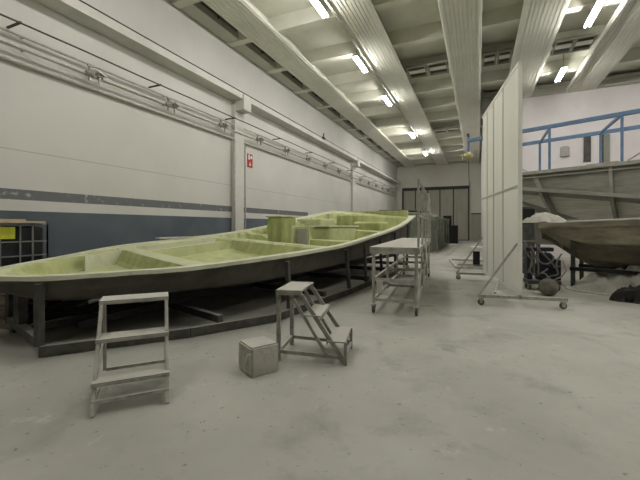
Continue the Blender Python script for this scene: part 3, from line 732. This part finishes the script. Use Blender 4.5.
# small trolley frame beyond screen with white box
pB = W(456, 269)
t = thing('floor_trolley', 'low steel floor frame with a dark post, left of the screen', 'trolley', pB, 0)
m = MB(); m.bar((0, 0, .05), (1.35, .0, .05), .06, .06); m.build('front_bar', 'cart', t)
m = MB(); m.bar((0, 0, .05), (-.35, 2.6, .05), .06, .06); m.build('side_bar', 'cart', t)
m = MB(); m.bar((-.35, 2.6, .05), (1.0, 2.6, .05), .06, .06); m.build('rear_bar', 'cart', t)
m = MB(); m.bar((1.0, 0, .05), (1.0, 2.6, .05), .06, .06); m.build('side_bar', 'cart', t)
m = MB(); m.span((.46, .8, .08), (.66, 1.1, .5)); m.build('post', 'blacksteel', t); m = MB(); m.bar((0, .95, .05), (1.0, .95, .05), .06, .05); m.build('cross_bar', 'cart', t)
m = MB(); m.box((0, 0, .07), (.55, .5, .14)); o = m.build('white_box', 'signwhite', bevel=.02); o.location = pB + Vector((.65, .95, .502)); tag(o, 'white flat box on the dark post of the floor trolley', 'box')

# ---------------------------------------------------------------- far covered hull and cabinets
FB = thing('grey_boat_mould', 'large grey-green hull mould standing behind the wheeled platform', 'boat mould', (-3.6, 21.8, 0))
secs = []
for j in range(0, 25):
    s = j / 24; y_ = lerp(-4.0, 4.2, s); wv = lerp(1.55, 1.75, math.sin(s * PI)); zt_ = 2.0 + .12 * math.sin(s * 3)
    rr = []
    for k in range(15):
        a = PI * k / 14; nx = math.cos(a); 
        x = wv * (1 if nx > 0 else -1) * abs(nx) ** .35; z = zt_ * (math.sin(a) ** .5) * (.97 + .05 * noise.noise(Vector((k * .8, s * 7, 0))))
        rr.append((x + .03 * noise.noise(Vector((k, s * 9, 3))), y_, max(z, 0.02)))
    secs.append(rr)
m = MB(); m.loft(secs); m.build('hull', 'farhull', FB)
for k in range(6):
    m = MB(); yy = -3.7 + k * 1.5
    m.bar((1.78, yy, .02), (1.74, yy, 1.7), .07); m.build('frame_rib', 'farhull', FB)
m = MB(); m.bar((1.79, -4.0, 1.72), (1.79, 4.2, 1.72), .08, .06); m.build('frame_rail', 'farhull', FB)
m = MB(); m.span((-1.3, -3.0, 2.06), (.9, 1.0, 2.16)); o = m.build('cover_board', 'farhull', FB, bevel=.02)
for (u, y_, zc, dx, h, lab) in ((453, 243.5, 26.5, .7, 1.35, 'black tall cabinet past the grey-green hull mould'), (447.5, 244.5, 27.6, .6, 2.1, 'taller black cabinet half hidden by the grey-green hull mould')):
    p = at(u, zc, 0); t = thing('storage_cabinet', lab, 'cabinet', p, 0)
    m = MB(); m.span((-dx / 2, -.25, 0), (dx / 2, .25, h)); m.build('body', 'black', t, bevel=.01)
    m = MB(); m.span((-dx / 2 + .03, -.27, .06), (-.01, -.25, h - .05)); m.build('door', 'black', t)
    m = MB(); m.span((.01, -.27, .06), (dx / 2 - .03, -.25, h - .05)); m.build('door', 'black', t)

# ---------------------------------------------------------------- right side: grey ribbed mould with blue railing
GD = Vector((2.42, -1.2, 0)).normalized(); GN = Vector((GD.y, -GD.x, 0))   # GN points towards the viewer
if GN.y > 0: GN = -GN
G0 = Vector((1.16, 12.2, 0))
g = thing('ribbed_boat_mould', 'big grey ribbed hull mould behind the brown mould, blue railing above', 'boat mould', G0, math.atan2(GD.y, GD.x))
# local: x along, y away from the viewer
GX0, GX1 = -.6, 8.0
def gz_top(x): return 2.90 
def gz_str(x): return 2.42 - .155 * x
secs = []
for k in range(0, 41):
    x = lerp(GX0, GX1, k / 40); zt_ = gz_top(x); zs = gz_str(x)
    secs.append([(x, .0, zt_ - .02), (x, .12, zs), (x, .35, zs - .15), (x, .9, max(zs - .85, .95)), (x, 1.5, .7), (x, 2.1, .7), (x, 2.8, 1.3), (x, 3.1, zt_ - .02), (x, 3.0, zt_ - .02), (x, 2.4, 1.5), (x, .8, 1.5), (x, .12, zt_ - .02)])
m = MB(); m.loft(secs); o = m.build('hull', 'greyhull', g)
o.data.materials.append(M['greypale'])
for p in o.data.polygons:
    c = p.center
    if .33 < c.y < .92 and c.z < gz_str(c.x) - .1 and p.normal.y < 0: p.material_index = 1
m = MB(); m.span((GX0 - .05, -.10, 2.80), (GX1, .14, 2.90)); m.build('rim_flange', 'greyrib', g, bevel=.01)
m = MB(); m.bar((GX0 - .05, -.02, 2.72), (GX1, -.02, 2.72), .08, .03); m.build('rim_rail', 'greyrib', g)
m = MB(); m.bar((GX0, .03, gz_str(GX0)), (GX1, .03, gz_str(GX1)), .10, .10); m.build('stringer', 'greyrib', g, bevel=.01)
for x in (.55, 2.15, 3.9, 5.6, 7.3):
    m = MB(); zs = gz_str(x)
    dx_ = -.18 if x < 1 else 0
    m.bar((x + dx_, .0, 2.8), (x, .06, zs - .05), .07, .12); m.bar((x, .08, zs - .02), (x + (.28 if x < 1 else 0), .9, 1.15), .07, .22); m.build('frame_rib', 'greyrib', g)
m = MB(); m.bar((GX0 + .1, .02, 2.3), (1.0, .8, 1.1), .07, .1); m.build('frame_brace', 'greyrib', g)
for x in (-.3, 2.15, 4.8, 7.3):
    for y_ in (.95, 2.3):
        m = MB(); m.bar((x, y_, 0), (x, y_, 1.0 if y_ < 1 else .72), .1); m.build('leg', 'stand', g)
# blue railing
b = thing('blue_gantry_frame', 'blue steel double railing frame above the grey ribbed mould', 'railing', G0 + Vector((0, 0, 2.90)), math.atan2(GD.y, GD.x))
BX0, BX1 = -1.62, 8.0; BDp = 1.52
for y_, z, z2 in ((0, 1.26, 1.10), (BDp, 1.18, 1.05)):
    m = MB(); m.bar((BX0 if y_ == 0 else -1.5, y_ , z), (BX1 if y_ == 0 else BX1 - .7, y_, z2), .10, .10); m.build('top_rail', 'blue', b, bevel=.006)
for x in (.773, 2.365, 3.96, 5.55, 7.15):
    m = MB(); m.bar((x, 0, 1.18), (x - .755, BDp, 1.13), .06, .06); m.build('cross_tie', 'blue', b)
    for y_ in (0, BDp):
        m = MB(); xx = x if y_ == 0 else x - .755; m.bar((xx, y_, .005 if y_ == 0 else -.02), (xx, y_, 1.14), .055, .055); m.build('post', 'blue', b)
m = MB(); m.bar((.15, .3, .01), (-1.0, .3, .75), .03, .03); m.bar((2.45, .1, .02), (3.3, .1, .6), .03, .03); m.build('diagonal_brace', 'cart', b)
m = MB(); m.span((-.62, BDp - .1, -.10), (8.0, BDp + .1, -.02)); m.span((-.62, .2, -.1), (-.5, BDp, -.02)); m.span((7.7, .2, -.1), (7.8, BDp, -.02)); m.build('deck_beam', 'greyrib', b)
# clutter on deck
for (x, y_, dx, dy, dz, mt, nm, lab, cat) in ((.90, .75, .9, .3, .09, 'darkpanel', 'plank', 'dark plank lying behind the rim of the grey ribbed mould', 'plank'), (1.85, .65, .7, .25, .11, 'greyrib', 'tool_case', 'long grey case lying on the deck below the blue railing', 'case')):
    m = MB(); m.box((0, 0, dz / 2), (dx, dy, dz)); o = m.build(nm, mt, bevel=.01); o.location = g.matrix_world @ Vector((0, 0, 0)) if 0 else (G0 + GD * x - GN * y_ + Vector((0, 0, 2.902))); o.rotation_euler = (0, 0, math.atan2(GD.y, GD.x)); tag(o, lab, cat)
m = MB(); m.span((-.58, .2, -.02), (2.9, BDp + .12, .0)); m.build('deck_board', 'greyrib', b)
# jib end with hook block
jl = G0 + GD * BX0
m_t = thing('hoist_hook', 'cream hoist hook block hanging from the end of the blue rail', 'hoist', jl + Vector((0, 0, 4.16)), 0)
m = MB(); m.bar((0, 0, -.38), (0, 0, .12), .07, .07); m.build('hanger_post', 'blue', m_t)
m = MB(); m.tube([(0, 0, .12), (-.02, 0, .24)], .035, 8); m.build('cap', 'black', m_t)
m = MB(); m.lathe((0, 0, -.62), [(.03, 0), (.10, .03), (.14, .10), (.14, .16), (.08, .22), (.04, .24)], 14); m.tube([(-.05, 0, -.42), (-.16, 0, -.46), (-.18, 0, -.6)], .03, 8); m.build('hook_block', 'yellowgrip', m_t)
m = MB(); m.tube([(.0, 0, -.62), (.02, 0, -1.5), (.0, 0, -2.6), (.01, 0, -3.2)], .012, 6); m.build('cable', 'darkcable', m_t)

# partition wall fittings
def ywall(u, ypx):
    a = math.atan((u - 320) / F_PX) - YAW; x = math.tan(a) * YP; zc = YP * CT - x * ST; return Vector((x, YP, EYE + (HORIZON - ypx) / F_PX * zc))
a, c = ywall(583.5, 162), ywall(590.5, 136); 
t = thing('wall_shutter', 'tall narrow dark shutter on the partition wall', 'shutter', (a.x, YP, a.z))
m = MB(); m.span((0, -.06, 0), (c.x - a.x, -.001, c.z - a.z)); m.build('frame', 'darkpanel', t)
for k in range(6): 
    m = MB(); h = (c.z - a.z) / 6; m.span((.03, -.075, k * h + .03), (c.x - a.x - .03, -.06, k * h + h - .03)); m.build('slat', 'darkpanel', t)
a, c = ywall(602.5, 162), ywall(609.5, 134)
t = thing('wall_panel', 'narrow grey-green panel on the partition wall right of the dark shutter', 'panel', (a.x, YP, a.z))
m = MB(); m.span((0, -.05, 0), (c.x - a.x, -.001, c.z - a.z)); m.build('face', 'greenpanel', t); m = MB(); m.span((-.03, -.07, -.03), (.02, -.001, c.z - a.z + .03)); m.build('edge', 'darkpanel', t)
a, c = ywall(560, 157), ywall(569, 147)
t = thing('wall_box', 'small square grey fan box on the partition wall', 'box', (a.x, YP, a.z))
m = MB(); m.span((0, -.14, 0), (c.x - a.x, -.001, c.z - a.z)); m.build('housing', 'lilacbox', t, bevel=.02)
m = MB()
for k in range(5): m.span((.06, -.155, .07 + k * .08), (c.x - a.x - .06, -.14, .10 + k * .08))
m.build('grille', 'pipe', t)

# ---------------------------------------------------------------- brown mould on the right
B0 = Vector((.98, 8.55, 0)); BD = Vector((1.62, -.66, 0)).normalized(); 
bh = thing('brown_boat_mould', 'brown stained hull mould with pale rim, in front of the ribbed mould', 'boat mould', B0, math.atan2(BD.y, BD.x))
# local x along, y away; near side at y=0, far side at y=+
BL = 5.2; secs = []; rimn = []
for k in range(0, 53):
    s = k / 52; x = BL * s; hw = 1.15 * (sstep(-.25, .45, s)) ; yc = 1.0
    zr = 1.355 + .055 * min(1, x / 1.75) + .03 * (x - 1.75) * (x > 1.75)
    zb = lerp(1.05, .47, sstep(-.03, .20, s)) 
    zm = lerp(zr, zb, .45)
    yn = yc - hw
    secs.append([(x, yn, zr), (x, yn - .0, zr - .10), (x, yn + .06, zr - .11), (x, yn + .12, zm), (x, yn + .17, zm - .03), (x, yn + .42, lerp(zm, zb, .7)), (x, yc - .12, zb), (x, yc + .12, zb), (x, yc + hw - .42, lerp(zm, zb, .7)), (x, yc + hw - .1, zm), (x, yc + hw, zr), (x, yc + hw - .1, zr), (x, yc + hw - .35, lerp(zr, zb, .6)), (x, yc, zb + .12), (x, yn + .35, lerp(zr, zb, .6)), (x, yn + .12, zr)])
    rimn.append((x, yn + .02, zr + .015))
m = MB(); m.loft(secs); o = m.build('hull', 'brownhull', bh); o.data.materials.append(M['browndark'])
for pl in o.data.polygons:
    if pl.center.z < lerp(1.3, .47, .5) and pl.normal.z < .3: pl.material_index = 1  # low hull faces that do not face up take the darker brown
m = MB(); m.tube(rimn, .022, 6); m.build('rim_edge', 'brownrim', bh)
for x in (2.2, 4.4):
    m = MB(); m.bar((x, .25, .55), (x, 1.75, .55), .08, .08); m.build('cradle_beam', 'stand', bh)
    for y_ in (.35, 1.65):
        m = MB(); m.bar((x, y_, 0), (x, y_, .53), .08); m.build('leg', 'stand', bh)
m = MB(); m.bar((.6, .55, .42), (BL, .55, .42), .08, .07); m.bar((.6, 1.4, .42), (BL, 1.4, .42), .08, .07); m.build('cradle_rail', 'blacksteel', bh)
for y_ in (.55, 1.4):
    m = MB(); m.bar((.65, y_, 0), (.65, y_, .95), .07); m.build('leg', 'stand', bh)
# cloth on the bow
def heap(name, loc, sx_, sy_, hz, mt, label, cat, seed=0, rz=0, n=36, sharp=1.0, floor=False, rough=.35):
    bm = bmesh.new(); V_ = []
    for j in range(n + 1):
        row = []
        for i in range(n + 1):
            u, v = i / n * 2 - 1, j / n * 2 - 1
            rr = math.hypot(u, v); ed = 1 + .18 * noise.noise(Vector((math.atan2(v, u) * 1.3, seed, 0)))
            k = max(0, 1 - (rr / ed) ** 2) ** sharp
            h = hz * k * (1 + rough * 2 * noise.noise(Vector((u * 2.6, v * 2.6, seed))) + rough * noise.noise(Vector((u * 7, v * 7, seed + 3))) + rough * .9 * abs(noise.noise(Vector((u * 13, v * 13, seed + 8)))))
            sq = max(abs(u), abs(v)); sc = (rr and sq / rr) or 1
            row.append(bm.verts.new((u * sc * sx_ * ed, v * sc * sy_ * ed, max(h, .004))))
        V_.append(row)
    for a_, b_ in zip(V_, V_[1:]):
        for k in range(n): bm.faces.new((a_[k], a_[k + 1], b_[k + 1], b_[k]))
    base = [bm.verts.new((x.co.x, x.co.y, 0)) for x in V_[0]]  # closed underside
    bmesh.ops.delete(bm, geom=base, context='VERTS')
    mb = MB(); mb.bm.free(); mb.bm = bm; o = mb.build(name, mt, smooth=True); 
    if sum(p.normal.z for p in o.data.polygons) < 0: o.data.flip_normals()
    md = o.modifiers.new('solid', 'SOLIDIFY'); md.thickness = .01; md.offset = -1 if floor == 2 else 1
    o.location = loc; o.rotation_euler = (0, 0, rz); return tag(o, label, cat)
p = at(543, 7.35, 1.36)
heap('dust_sheet', p, .38, .36, .19, 'cloth', 'crumpled white cloth thrown over the bow of the brown mould', 'cloth', 5, math.atan2(BD.y, BD.x), sharp=.8, rough=.16)
# plastic sheeting on floor and black sheet
p = W(612, 298)
heap('plastic_sheet', (p.x + .72, p.y + .58, 0), 1.30, .62, .36, 'sheet', 'crumpled translucent plastic sheeting on the floor under the brown mould', 'sheet', 2, math.radians(-15), sharp=.8, rough=.55, n=60)
p = W(628, 302)
heap('black_sheet', (p.x + .42, p.y - .03, 0.0), .66, .2, .26, 'blackcloth', 'black crumpled sheet on the floor in front of the plastic sheeting', 'sheet', 9, math.radians(-12), sharp=.5, rough=.5, n=48)

# resin machine under the bow
pm = at(545, 7.15, 0)
t = thing('pump_unit', 'dark pump machine with hanging hoses under the brown mould bow', 'machine', pm, math.radians(10))
m = MB(); m.span((-.30, .0, .12), (.30, .36, .2)); m.build('base_tray', 'stand', t, bevel=.01)
m = MB(); m.lathe((.05, .18, .2), [(.14, 0), (.17, .03), (.17, .3), (.15, .34), (.15, .5), (.1, .55)], 20); m.build('motor_housing', 'navy', t, smooth=False)
m = MB(); m.span((.16, .02, .2), (.30, .3, .62)); m.span((-.3, .06, .2), (-.2, .3, .75)); m.span((-.32, .1, .78), (.2, .28, .86)); m.build('gearbox', 'navy', t, bevel=.02)
m = MB(); m.bar((-.26, .2, .7), (-.30, .2, .98), .05); m.bar((.2, .2, .5), (.05, .2, .82), .03); m.build('stand_post', 'hose', t)
for sx_ in (-.26, .26):
    for sy_ in (.06, .3): castor(t, sx_, sy_, .125, .05)
rnd = random.Random(3)
for k, (x0, z0, x1, z1, sag) in enumerate(((-.28, .9, .0, .45, .5), (-.32, .8, -.18, .3, .25), (-.2, .95, .12, .7, .45), (.28, .75, .1, .3, .2), (-.34, .95, -.26, .35, .1), (-.1, .9, .3, .5, .3))):
    pts = []
    for i in range(13):
        s = i / 12; pts.append((lerp(x0, x1, s) + .05 * math.sin(s * 7 + k), -.06 - .04 * math.sin(s * PI) + .012 * k, max(.05, lerp(z0, z1, s) - sag * math.sin(s * PI) * .6)))
    m = MB(); m.tube(pts, .016, 8); m.build('hose', 'hose' , t, smooth=True)
m = MB(); m.tube([(.30, -.05, .62), (.36, -.05, .42), (.28, -.06, .3), (.08, -.07, .2)], .014, 8); o = m.build('hose', 'hosered', t, smooth=True); o['label'] = 'pinkish hose'
pb = W(550, 297)
t = thing('round_float', 'dusty round rubber ball resting on the floor by the pump machine', 'ball', (pb.x, pb.y + .16, 0))
m = MB(); prof = [(.165 * math.sin(PI * k / 14) if 0 < k < 14 else .01, .16 - .16 * math.cos(PI * k / 14)) for k in range(15)]; m.lathe((0, 0, 0), prof, 26); m.build('body', 'bulb', t, smooth=True)
m = MB(); m.lathe((0, 0, .318), [(.03, 0), (.03, .03), (.015, .04)], 12); m.tube([(0, 0, .34), (-.04, .02, .4), (-.12, .05, .42)], .014, 8); m.build('valve', 'hose', t)
# tall black-capped barrel behind bow
pk = at(526, 9.9, 0)
t = thing('steel_drum', 'black capped drum stack just right of the screen, behind the brown mould', 'drum', pk)
m = MB(); m.lathe((0, 0, 0), [(.22, 0), (.22, .4), (.235, .42), (.22, .44), (.22, .86), (.235, .88), (.22, .9), (.2, 1.36)], 22); m.build('body', 'stand', t)
m = MB(); m.lathe((0, 0, 1.36), [(.2, 0), (.23, .03), (.22, .4), (.15, .46), (.05, .48)], 22); m.build('cap', 'black', t)
